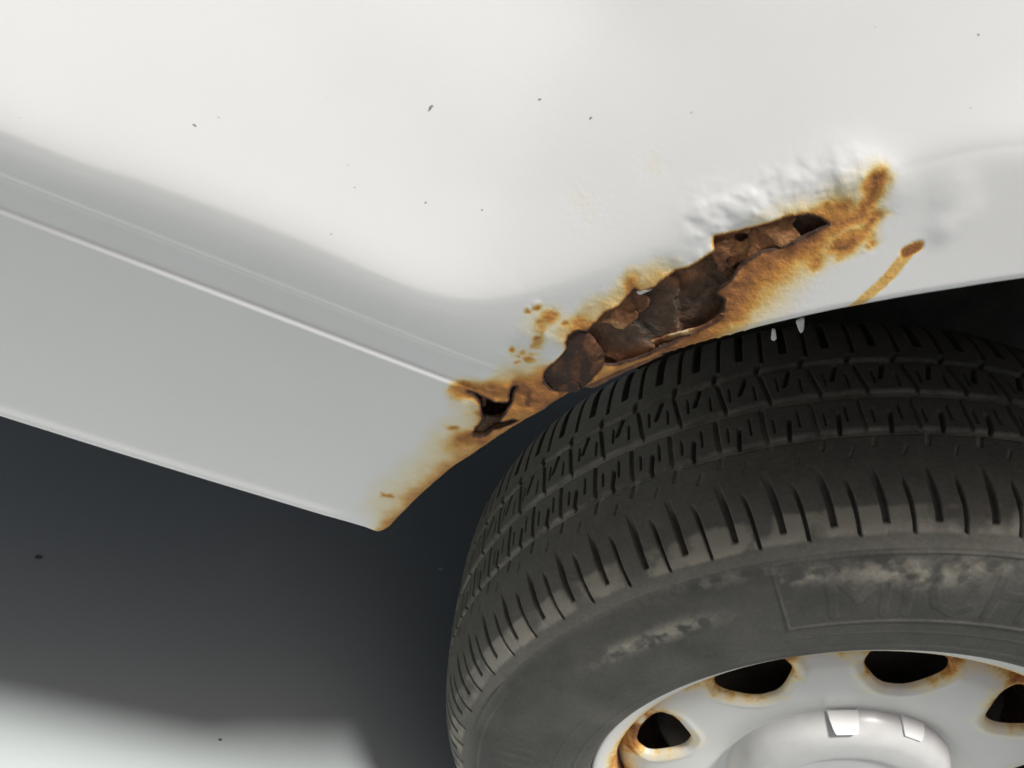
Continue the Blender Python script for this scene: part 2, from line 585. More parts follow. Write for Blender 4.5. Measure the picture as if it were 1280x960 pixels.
def rusty_paint(name, paint, scale=1.0, rough=0.33, coat=0.5, grit=1.0):
    m, t, b = new_mat(name)
    L = t.links
    co = t.nodes.new('ShaderNodeTexCoord').outputs['Object']
    at = N(t, 'ShaderNodeAttribute', attribute_name='rust').outputs['Fac']
    n1 = noise(t, 160 * scale, 6, 0.65, co).outputs['Fac']
    n2 = noise(t, 600 * scale, 4, 0.6, co).outputs['Fac']
    n3 = noise(t, 45 * scale, 3, 0.5, co).outputs['Fac']
    k = math_n(t, 'MULTIPLY', math_n(t, 'SUBTRACT', n1, 0.5), 0.24 * grit)
    k2 = math_n(t, 'MULTIPLY', math_n(t, 'SUBTRACT', n2, 0.5), 0.12 * grit)
    k3 = math_n(t, 'MULTIPLY', math_n(t, 'SUBTRACT', n3, 0.5), 0.26)
    s = math_n(t, 'ADD', math_n(t, 'ADD', k, k2), k3)
    gate = math_n(t, 'MULTIPLY', at, 2.6, clamp=True)
    v = math_n(t, 'MULTIPLY_ADD', s, gate, at)
    rc = ramp(t, [(0.0, paint), (0.07, paint), (0.20, (0.82, 0.72, 0.47)), (0.34, (0.74, 0.48, 0.15)), (0.48, (0.60, 0.275, 0.055)),
                  (0.65, (0.37, 0.15, 0.042)), (0.80, (0.18, 0.07, 0.025)), (0.97, (0.05, 0.024, 0.014))])
    L.new(v, rc.inputs['Fac'])
    # very slight road film on the paint
    film = noise(t, 14, 5, 0.6, co).outputs['Fac']
    col = mixc(t, math_n(t, 'MULTIPLY', math_n(t, 'SUBTRACT', film, 0.45, clamp=True), 0.28), rc.outputs['Color'], (0.46, 0.43, 0.37))
    L.new(col, b.inputs['Base Color'])
    rr = ramp(t, [(0.05, (rough,) * 3), (0.35, (0.5,) * 3), (0.6, (0.85,) * 3)])
    L.new(v, rr.inputs['Fac'])
    L.new(rr.outputs['Color'], b.inputs['Roughness'])
    cw = math_n(t, 'MULTIPLY', math_n(t, 'SUBTRACT', 1.0, math_n(t, 'MULTIPLY', v, 3.0, clamp=True)), coat)
    L.new(cw, b.inputs['Coat Weight'])
    b.inputs['Coat Roughness'].default_value = 0.06
    hb = math_n(t, 'MULTIPLY', n2, math_n(t, 'MULTIPLY', v, 1.5, clamp=True))
    nb = bump(t, hb, 0.5, 0.0012)
    op = noise(t, 520, 2, 0.5, co).outputs['Fac']
    nb = bump(t, op, 0.05, 0.0006, nb)
    L.new(nb, b.inputs['Normal'])
    return m


def rust_mat(name, stops, scale=1.0, bumpy=0.7):
    m, t, b = new_mat(name)
    L = t.links
    co = t.nodes.new('ShaderNodeTexCoord').outputs['Object']
    at = N(t, 'ShaderNodeAttribute', attribute_name='tone').outputs['Fac']
    n1 = noise(t, 70 * scale, 6, 0.65, co).outputs['Fac']
    n2 = noise(t, 420 * scale, 5, 0.65, co).outputs['Fac']
    v = math_n(t, 'ADD', math_n(t, 'MULTIPLY_ADD', math_n(t, 'SUBTRACT', n1, 0.5), 1.15, at),
               math_n(t, 'MULTIPLY', math_n(t, 'SUBTRACT', n2, 0.5), 0.65))
    rc = ramp(t, stops)
    L.new(v, rc.inputs['Fac'])
    L.new(rc.outputs['Color'], b.inputs['Base Color'])
    b.inputs['Roughness'].default_value = 0.72
    b.inputs['Specular IOR Level'].default_value = 0.35
    nb = bump(t, n1, bumpy, 0.004)
    nb = bump(t, n2, bumpy, 0.0012, nb)
    L.new(nb, b.inputs['Normal'])
    return m


def simple(name, col, rough, var=0.25, scale=40, bmp=0.2, metallic=0.0):
    m, t, b = new_mat(name)
    co = t.nodes.new('ShaderNodeTexCoord').outputs['Object']
    n1 = noise(t, scale, 6, 0.6, co).outputs['Fac']
    rc = ramp(t, [(0.3, tuple(c * (1 - var) for c in col)), (0.7, tuple(min(1, c * (1 + var)) for c in col))])
    t.links.new(n1, rc.inputs['Fac'])
    t.links.new(rc.outputs['Color'], b.inputs['Base Color'])
    b.inputs['Roughness'].default_value = rough
    b.inputs['Metallic'].default_value = metallic
    t.links.new(bump(t, n1, bmp, 0.002), b.inputs['Normal'])
    return m


MAT_PAINT = rusty_paint('white_car_paint', (0.80, 0.80, 0.785), 1.0, 0.28, 0.8)
MAT_WHEEL = rusty_paint('silver_wheel_paint', (0.72, 0.71, 0.68), 2.0, 0.42, 0.15, 3.0)
MAT_CLIP_LIT = simple('cap_clip_painted_lit', (0.84, 0.835, 0.82), 0.25, 0.03, 60, 0.03)  # lighter than the cap: brightness of a lit shelf put into the colour
MAT_CAP = simple('hub_cap_plastic', (0.60, 0.595, 0.58), 0.30, 0.05, 60, 0.05)
MAT_INNER = rust_mat('dark_rusted_steel', [(0.0, (0.045, 0.036, 0.028)), (0.3, (0.13, 0.075, 0.045)), (0.55, (0.26, 0.115, 0.055)), (0.8, (0.38, 0.19, 0.09)), (1.0, (0.46, 0.26, 0.13))])
MAT_FLAKE = rust_mat('flaking_rust', [(0.0, (0.05, 0.026, 0.016)), (0.3, (0.16, 0.064, 0.028)), (0.55, (0.29, 0.128, 0.048)), (0.8, (0.42, 0.22, 0.085)), (1.0, (0.60, 0.45, 0.26))])
MAT_SCALE = rust_mat('olive_brown_scale', [(0.0, (0.035, 0.022, 0.014)), (0.3, (0.10, 0.056, 0.027)), (0.55, (0.20, 0.120, 0.056)), (0.85, (0.34, 0.21, 0.09)), (1.0, (0.46, 0.32, 0.15))], 1.6)
MAT_LINER = simple('black_wheel_arch_coating', (0.055, 0.046, 0.038), 0.85, 0.6, 18, 0.8)
MAT_UNDER = simple('dark_underbody', (0.03, 0.03, 0.03), 0.8, 0.3, 20, 0.3)
MAT_SPECK = simple('dried_dirt', (0.22, 0.20, 0.17), 0.9, 0.3, 500, 0.3)
MAT_FAINT = simple('faint_road_grime', (0.50, 0.46, 0.39), 0.9, 0.15, 500, 0.1)
MAT_CHIP = simple('white_chip', (0.66, 0.65, 0.61), 0.5, 0.05, 200, 0.1)


def ground_mat():
    m, t, b = new_mat('smooth_pale_floor')
    co = t.nodes.new('ShaderNodeTexCoord').outputs['Object']
    n1 = noise(t, 2.2, 4, 0.5, co).outputs['Fac']
    n2 = noise(t, 260, 3, 0.6, co).outputs['Fac']
    c = ramp(t, [(0.3, (0.395, 0.430, 0.425)), (0.7, (0.435, 0.470, 0.465))])
    t.links.new(n1, c.inputs['Fac'])
    c2 = mixc(t, math_n(t, 'MULTIPLY', n2, 0.10), c.outputs['Color'], (0.3, 0.3, 0.3))
    t.links.new(c2, b.inputs['Base Color'])
    b.inputs['Roughness'].default_value = 0.45
    t.links.new(bump(t, n2, 0.08, 0.002), b.inputs['Normal'])
    return m


def rubber():
    m, t, b = new_mat('dusty_rubber')
    L = t.links
    co = t.nodes.new('ShaderNodeTexCoord').outputs['Object']
    dust = N(t, 'ShaderNodeAttribute', attribute_name='dust').outputs['Fac']
    n1 = noise(t, 55, 6, 0.65, co).outputs['Fac']
    n2 = noise(t, 380, 5, 0.65, co).outputs['Fac']
    n3 = noise(t, 16, 4, 0.55, co).outputs['Fac']
    v = math_n(t, 'MULTIPLY', dust, math_n(t, 'ADD', math_n(t, 'MULTIPLY', n1, 1.1), math_n(t, 'MULTIPLY', n2, 0.9)), clamp=True)
    base = ramp(t, [(0.3, (0.030, 0.0305, 0.0285)), (0.7, (0.046, 0.046, 0.042))])
    L.new(n3, base.inputs['Fac'])
    fine = math_n(t, 'MULTIPLY', math_n(t, 'SUBTRACT', n2, 0.42, clamp=True), 0.55)
    c1 = mixc(t, fine, base.outputs['Color'], (0.10, 0.095, 0.08))
    tint = mixc(t, n3, (0.34, 0.305, 0.24), (0.27, 0.258, 0.22))
    c2 = mixc(t, v, c1, tint)
    L.new(c2, b.inputs['Base Color'])
    b.inputs['Roughness'].default_value = 0.68
    b.inputs['Specular IOR Level'].default_value = 0.4
    nb = bump(t, n2, 0.30, 0.0010)
    nb = bump(t, n1, 0.15, 0.0015, nb)
    L.new(nb, b.inputs['Normal'])
    return m


MAT_RUBBER = rubber()
MAT_GROUND = ground_mat()

# ------------------------------------------------------------------ ground
gs = 60.0
MAT_ADDED_GROUND = simple('added_dark_ground', (0.055, 0.055, 0.055), 0.9, 0.4, 180, 0.6)  # unseen dark ground, added to limit light bounced onto the sill
g = mesh_np('ground', [(-gs, -gs, -0.004), (gs, -gs, -0.004), (gs, gs, -0.004), (-gs, gs, -0.004)], [(0, 1, 2, 3)], MAT_ADDED_GROUND, smooth=False)
tag(g, 'dark ground added beyond the view to cut bounce light on the sill', kind='structure')
fl = mesh_np('floor', [(-6, -0.95, 0), (6, -0.95, 0), (6, 6, 0), (-6, 6, 0)], [(0, 1, 2, 3)], MAT_GROUND, smooth=False)
tag(fl, 'smooth pale grey floor under the white car', kind='structure')

# ------------------------------------------------------------------ the car
car = empty('car', (0, 0, 0))
tag(car, 'white car with rust holes around its rear wheel arch', 'car')

xs = np.r_[np.arange(-1.3, -0.64, 0.02), np.arange(-0.64, -0.455, 0.0025), np.arange(-0.455, -0.245, 0.00062), np.arange(-0.245, 0.48, 0.004), np.arange(0.48, 1.01, 0.04)]
zs = np.r_[np.arange(0.13, 0.435, 0.00062), np.arange(0.435, 0.5, 0.003), np.arange(0.5, 0.605, 0.01)]
panel = sheet('side_panel', xs, zs, OUTLINE, [H1, H2], panel_y, MAT_PAINT, car, panel_attr, edge=0.0010, flange=0.016)
panel['label'] = 'white painted side panel eaten through by rust'


def clip_range(poly, step, pad=0.002):
    poly = np.asarray(poly)
    return (np.arange(poly[:, 0].min() - pad, poly[:, 0].max() + pad, step), np.arange(poly[:, 1].min() - pad, poly[:, 1].max() + pad, step))


def flake(name, poly, depth, mat, parent, tone=0.5, tones=(), bumpy=0.0012, seed=1, curl=0.0, step=0.0006, holes=(), rag=0.0004, label=None, edge=0.0008, slope=None, edge_tone=-0.15, facets=None):
    poly = ragged(poly, 0.001, rag, seed)
    c = poly.mean(0)
    if facets:                          # broken into plates of scale, each tilted its own way
        n_, tilt, off, ta = facets
        rf = np.random.RandomState(seed)
        lo, hi = poly.min(0), poly.max(0)
        cand = lo + rf.rand(n_ * 12, 2) * (hi - lo)
        cand = cand[inside(cand[:, 0], cand[:, 1], poly)][:n_]
        tx, tz, of, tn_ = rf.randn(len(cand)) * tilt, rf.randn(len(cand)) * tilt, rf.randn(len(cand)) * off, rf.randn(len(cand)) * ta

        def facet(x, z):
            xx = x + 0.0030 * fbm(x / .010, z / .010, seed + 11, 3) + 0.0010 * fbm(x / .002, z / .002, seed + 13, 2)
            zz = z + 0.0030 * fbm(x / .010, z / .010, seed + 12, 3) + 0.0010 * fbm(x / .002, z / .002, seed + 14, 2)
            d = np.hypot(xx[:, None] - cand[:, 0], zz[:, None] - cand[:, 1])
            o = np.argsort(d, 1)
            i = o[:, 0]
            r = np.arange(len(x))
            gap = d[r, o[:, 1]] - d[r, i]
            return i, gap

    def yf(x, z, do, dh):
        y = body_y(x, z) + depth + bumpy * fbm(x / 0.009, z / 0.009, seed, 4) + bumpy * 0.4 * fbm(x / 0.0025, z / 0.0025, seed + 5, 3)
        y = y + curl * np.exp(-np.minimum(do, dh) / 0.004)
        if facets:
            i, gap = facet(x, z)
            y = y + of[i] + tx[i] * (x - cand[i, 0]) + tz[i] * (z - cand[i, 1])
        if slope is not None:
            y = y + slope[0] * (x - c[0]) + slope[1] * (z - c[1])
        return y

    def af(x, z, do, dh):
        tt = np.full(x.shape, float(tone))
        for (q, r, a) in tones:
            d = seg_dist(x, z, np.array(q), closed=False)[0] + 0.003 * fbm(x / .006, z / .006, seed + 3, 3)
            tt = tt + a * np.exp(-(np.maximum(d, 0) / (r * MPP)) ** 2)
        tt = tt + edge_tone * np.exp(-do / 0.0012)
        if facets:
            i, gap = facet(x, z)
            tt = tt + tn_[i] - 0.26 * np.exp(-gap / 0.0006)
        return {'tone': tt}
    a, b = clip_range(poly, step)
    o = sheet(name, a, b, poly, list(holes), yf, mat, parent, af, edge=edge, pad=0.02, loc=(0, 0, HUB) if parent is car else (0, 0, 0))
    if label:
        o['label'] = label
    return o


def zl(*p):
    return [Z1(*q) for q in p]


# the rusted inner skin behind the holes
_h = H1
inner_poly = [(_h[:, 0].min() - .014, _h[:, 1].min() - .008), (_h[:, 0].max() - 0.05, _h[:, 1].min() + 0.006)]
inner_poly = zl((40, 800), (60, 640), (180, 530), (380, 400), (600, 300), (640, 230), (900, 170), (1060, 200), (1060, 290), (900, 370), (740, 500), (690, 590), (480, 700), (260, 810))
inner = flake('inner_skin', inner_poly, 0.0042, MAT_INNER, car, tone=0.62,
              tones=[(zl((330, 640), (480, 590), (620, 520)), 22, -0.28), (zl((290, 600), (400, 620)), 14, -0.18), (zl((520, 430), (640, 400)), 26, -0.12),
                     (zl((900, 260), (990, 260)), 16, -0.3), (zl((540, 520), (640, 450)), 16, -0.05), (zl((560, 460), (585, 450)), 5, 0.35)],
              bumpy=0.0008, facets=(9, 0.05, 0.0005, 0.07), seed=11, step=0.0008)
inner['label'] = 'dark rusted inner skin seen through the larger hole'
small_poly = [Z2(*p) for p in [(100, 60), (620, 40), (640, 400), (380, 520), (120, 540)]]
inner2 = flake('inner_skin', small_poly, 0.014, MAT_INNER, car, tone=0.22, bumpy=0.002, seed=15, step=0.001)
inner2['label'] = 'near black inner skin seen through the smaller hole'

chip_hole = np.array(catmull(zl((718, 302), (740, 294), (762, 300), (756, 318), (738, 327), (722, 316)), 4, True))
flake('rust_flake', zl((640, 285), (720, 270), (850, 232), (905, 228), (925, 245), (905, 262), (918, 282), (930, 305), (880, 332), (820, 345), (750, 382), (705, 420), (672, 425), (655, 395), (640, 345)),
      0.0018, MAT_FLAKE, panel, tone=0.36, tones=[(zl((790, 270), (880, 260)), 20, 0.14), (zl((660, 380), (700, 390)), 16, -0.15), (zl((660, 315), (700, 320)), 10, 0.1), (zl((760, 350), (860, 335)), 8, 0.12)],
      bumpy=0.0009, rag=0.0008, edge_tone=0.16, facets=(6, 0.05, 0.0004, 0.06), seed=23, holes=[chip_hole], label='brown sheet of rusted metal at the upper end of the hole')
flake('rust_flake', zl((262, 575), (300, 535), (352, 512), (385, 470), (400, 470), (428, 488), (446, 515), (432, 540), (408, 548), (400, 570), (385, 590), (362, 606), (335, 602), (322, 582), (290, 580), (275, 588)),
      0.0018, MAT_FLAKE, panel, tone=0.36, tones=[(zl((385, 500), (420, 520)), 14, 0.06), (zl((300, 575), (325, 583), (340, 600)), 3, 0.3)], bumpy=0.0008, rag=0.0008, facets=(3, 0.05, 0.0003, 0.06), seed=29, label='reddish brown flake hanging from the upper edge of the hole', edge_tone=0.12)
flake('rust_flake', zl((205, 595), (185, 610), (171, 635), (174, 665), (150, 690), (117, 715), (101, 740), (101, 767), (130, 792), (170, 796), (205, 797), (242, 772), (278, 732), (294, 700), (291, 660), (270, 625), (247, 606), (228, 604)),
      0.0006, MAT_FLAKE, panel, tone=0.36, tones=[(zl((212, 618), (216, 650), (236, 672), (240, 700), (232, 760)), 2.6, -0.5), (zl((238, 612), (262, 632), (280, 664), (284, 700)), 2.6, 0.35), (zl((130, 745), (165, 735)), 12, -0.14), (zl((225, 730), (235, 760)), 8, 0.14),
       (zl((195, 620), (205, 650)), 8, -0.22), (zl((118, 760), (150, 772), (178, 766), (205, 784)), 2.4, -0.5), (zl((262, 640), (250, 690)), 9, 0.10)],
      bumpy=0.0003, seed=31, curl=0.0, rag=0.0008, facets=(6, 0.05, 0.00025, 0.09), label='dark brown scab of rust at the lower end of the hole', edge_tone=-0.3)
flake('rust_flake', zl((288, 705), (300, 678), (340, 664), (390, 660), (448, 652), (490, 632), (540, 606), (600, 582), (640, 556), (668, 525), (676, 530), (655, 562), (600, 598), (540, 628), (460, 668), (400, 695), (330, 716)),
      0.0022, MAT_FLAKE, panel, tone=0.34, tones=[(zl((330, 666), (450, 654)), 4, 0.5), (zl((515, 606), (550, 596)), 4, 0.6), (zl((400, 690), (470, 655)), 6, -0.2)], bumpy=0.0008, seed=37,
      slope=(0, -0.25), label='narrow rusted lip with a pale edge along the bottom of the hole', edge_tone=0.05)
flake('rust_flake', zl((752, 346), (775, 338), (800, 334), (850, 327), (893, 319), (890, 326), (850, 334), (805, 341), (775, 346)), 0.0018, MAT_FLAKE, panel, tone=0.82, bumpy=0.0004, seed=41, rag=0.0002,
      label='thin tan splinter along a crack in the rust', edge_tone=0)
flake('rust_flake', zl((752, 338), (768, 331), (788, 330), (786, 338), (768, 342)), 0.0016, MAT_INNER, panel, tone=0.1, bumpy=0.0003, seed=43, rag=0.0002, edge_tone=0, label='dark sliver painted as the shaded gap at the head of the crack')  # dark sheet coloured to stand in for shade inside the crack
flake('rust_flake', [Z2(*p) for p in [(290, 345), (320, 352), (380, 362), (425, 368), (475, 360), (570, 355), (505, 396), (420, 420), (368, 430), (342, 455), (300, 485), (250, 492), (205, 490), (202, 455), (222, 412), (262, 380)]],
      0.0018, MAT_SCALE, panel, tone=0.34, bumpy=0.0008, seed=47, label='brown tongue of rust at the foot of the small hole', curl=0.0008)
flake('rust_flake', [Z2(*p) for p in [(270, 165), (300, 180), (308, 230), (300, 280), (290, 340), (270, 345), (262, 250)]], 0.0040, MAT_FLAKE, panel, tone=0.42, bumpy=0.0005, seed=53, rag=0.0002,
      label='thin rusted strip inside the left edge of the small hole')
for k, pts in enumerate((((964, 425), (968, 402), (971, 424), (968, 427)), ((995, 402), (1006, 398), (1005, 411), (1002, 418), (999, 414), (997, 408)))):
    _q = [on_y(q, -0.006)[[0, 2]] for q in pts]  # small white slivers hanging below the arch lip
    flake('white_flake', _q, -0.006 - float(body_y(np.array([_q[0][0]]), np.array([_q[0][1]]))[0]), MAT_CHIP, panel, tone=0.5, bumpy=0.0002, seed=60 + k, rag=0.0001, step=0.0005,
          label=('pointed white sliver under the arch lip', 'broad white sliver under the arch lip')[k])
flake('white_flake', zl((398, 482), (402, 470), (425, 462), (450, 452), (462, 440), (468, 452), (446, 470), (412, 486)), -0.0002, MAT_CHIP, panel, tone=0.5, bumpy=0.0006, seed=66, rag=0.0003, curl=0.0008,
      label='lifted white paint flake on the upper edge of the hole')

# specks of dirt stuck to the paint
_rs = random.Random(5)
_more = []
for _i in range(26):
    _x, _y = _rs.uniform(10, 1270), _rs.uniform(10, 640)
    if _y < 500 - 0.30 * abs(_x - 420) and (_x < 620 or _y < 200) or (_x < 420 and _y < 500 + 0.25 * _x):
        _more.append((_x, _y, 1.0 + 1.6 * _rs.random() ** 2, 0.9 + 0.9 * _rs.random(), _rs.uniform(-1, 1)))
for k, (px, py, rx, rz, an) in enumerate(_more + [(243, 155, 3.2, 2, .3), (541, 131, 1.5, 6.5, .3), (738, 146, 2.6, 2.6, 0), (533, 252, 1.3, 3, .3), (603, 261, 1.5, 2.5, 0), (318, 465, 3, 1.6, .2), (100, 548, 5, 1.6, .35),
                                      (158, 278, 3.5, 1.5, .3), (341, 350, 3, 1.4, .2), (363, 362, 3, 1.4, .2), (213, 311, 2.6, 1.4, .2), (674, 123, 2.5, 2.5, 0), (1222, 42, 3, 1.5, 0), (415, 292, 2.5, 1.3, -.3), (830, 470, .1, .1, 0), (100, 475, 3, 1.2, -.2), (132, 504, 3, 1.2, .1)]):
    if rx < 1:
        continue
    q = P(px, py)
    V, F = [], []
    n = 10
    for i in range(n):
        a = 2 * math.pi * i / n
        j = 1 + 0.35 * (random.random() - .5)
        u, v = 0.68 * rx * MPP * math.cos(a) * j, 0.68 * rz * MPP * math.sin(a) * j
        x, z = q[0] + u * math.cos(an) + v * math.sin(an), q[1] - u * math.sin(an) + v * math.cos(an)
        y = float(panel_y(np.array([x]), np.array([z]), np.array([1.0]), np.array([1.0]))[0])
        V += [(x, y + 0.0002, z)]
    for i in range(n):
        c = np.array(V[i])
        V.append(tuple(c * 0.55 + np.array([q[0], c[1] - 0.0001, q[1]]) * 0.45 + np.array([0, -0.0001, 0])))
    yc = float(panel_y(np.array([q[0]]), np.array([q[1]]), np.array([1.0]), np.array([1.0]))[0])
    V.append((q[0], yc + 0.0000, q[1]))
    F = []
    for i in range(n):
        F.append((i, (i + 1) % n, n + (i + 1) % n, n + i))
        F.append((n + i, n + (i + 1) % n, 2 * n, 2 * n))
    me = D.meshes.new('dirt_speck')
    me.from_pydata(V, [], [f if f[2] != f[3] else f[:3] for f in F])
    me.materials.append((MAT_SPECK, MAT_FAINT, MAT_FAINT)[k % 3] if k < len(_more) else MAT_SPECK)
    o = D.objects.new('dirt_speck', me)
    COL.objects.link(o)
    o.parent = panel

# ---- shell of the car round it: floor, roof side, far side, wheel housing
def box(name, lo, hi, mat, parent):
    x0, y0, z0 = lo
    x1, y1, z1 = hi
    V = [(x0, y0, z0), (x1, y0, z0), (x1, y1, z0), (x0, y1, z0), (x0, y0, z1), (x1, y0, z1), (x1, y1, z1), (x0, y1, z1)]
    F = [(0, 3, 2, 1), (4, 5, 6, 7), (0, 1, 5, 4), (1, 2, 6, 5), (2, 3, 7, 6), (3, 0, 4, 7)]
    return mesh_np(name, V, F, mat, parent, smooth=False)


def lathe_arc(name, prof, a0, a1, n, mat, parent, loc=(0, 0, HUB), attrs=None, wrap=False):
    th = np.linspace(a0, a1, n, endpoint=not wrap)
    prof = np.asarray(prof, float)
    T, Rr = np.meshgrid(th, prof[:, 0], indexing='ij')
    Y = np.meshgrid(th, prof[:, 1], indexing='ij')[1]
    V = np.stack([Rr * np.sin(T), Y, Rr * np.cos(T)], -1).reshape(-1, 3)
    F = grid_faces(n, len(prof), wrap)
    return mesh_np(name, V, F, mat, parent, attrs, True, loc)


# wheel housing: outer flange behind the arch lip, barrel and inner wall
lathe_arc('wheel_housing', [(0.4685, 0.0045), (0.474, 0.012), (0.478, 0.03), (0.475, 0.08), (0.46, 0.24), (0.44, 0.28), (0.38, 0.30), (0.05, 0.30)],
          math.radians(-66), math.radians(72), 60, MAT_LINER, car)
# body shell above and behind (keeps the light out from above)
box('floor_pan', (-1.3, 0.05, HUB + 0.16), (-0.43, 1.45, HUB + 0.20), MAT_UNDER, car)
box('floor_pan', (-0.43, 0.31, HUB + 0.16), (0.45, 1.45, HUB + 0.20), MAT_UNDER, car)
box('floor_pan', (0.45, 0.05, HUB + 0.16), (1.0, 1.45, HUB + 0.20), MAT_UNDER, car)
sh = mesh_np('body_shell', [(-1.3, 0.082, HUB + 0.600), (1.0, 0.082, HUB + 0.600), (1.0, 0.20, HUB + 1.0), (-1.3, 0.20, HUB + 1.0), (-1.3, 1.35, HUB + 1.0), (1.0, 1.35, HUB + 1.0),
                            (1.0, 1.5, HUB + 0.14), (-1.3, 1.5, HUB + 0.14)], [(0, 1, 2, 3), (3, 2, 5, 4), (4, 5, 6, 7)], MAT_PAINT, car, {'rust': np.zeros(8)}, smooth=False)

# ------------------------------------------------------------------ wheel
wheel = empty('wheel', (0, 0, HUB), car)
wheel.rotation_euler = (0, 0, STEER)
W0 = (0, 0, 0)

# tyre: one carcass, split at the shoulder into sidewall and tread
PROF = catmull([(0.1868, 0.009), (0.1885, 0.0010), (0.1925, -0.0034), (0.199, -0.0066), (0.212, -0.0085), (0.232, -0.0088), (0.252, -0.0068), (0.271, -0.0022), (0.2862, 0.0042), (0.2945, 0.0115), (0.3000, 0.0215),
                (0.3038, 0.036), (0.3068, 0.062), (0.3078, 0.097), (0.3064, 0.138), (0.3048, 0.160), (0.3012, 0.179), (0.2935, 0.195), (0.279, 0.208), (0.255, 0.216), (0.222, 0.214), (0.192, 0.195)], 30)
Ls = np.r_[0, np.cumsum(np.hypot(*np.diff(PROF, axis=0).T))]
tan = np.gradient(PROF, axis=0)
tan /= np.hypot(*tan.T)[:, None]
NRM = np.stack([tan[:, 1], -tan[:, 0]], 1)          # outward (r, y)
NRM *= np.sign(NRM[:, 0:1] * 0 + 1)
if NRM[len(NRM) // 2, 0] < 0:
    NRM = -NRM
S_SPLIT = np.interp(0.0042, PROF[150:, 1], Ls[150:])
i_sp = np.argmin(np.abs(PROF[:, 0] - 0.280) + (PROF[:, 1] > 0.05) * 9)
S_SPLIT = Ls[i_sp]
i_in = np.argmin(np.abs(PROF[:, 0] - 0.285) + (PROF[:, 1] < 0.1) * 9)
S_IN = Ls[i_in]
NP_ = 68


def groove(x, hw, wall=0.0006):
    return 1 - sstep(hw, hw + wall, np.abs(x))


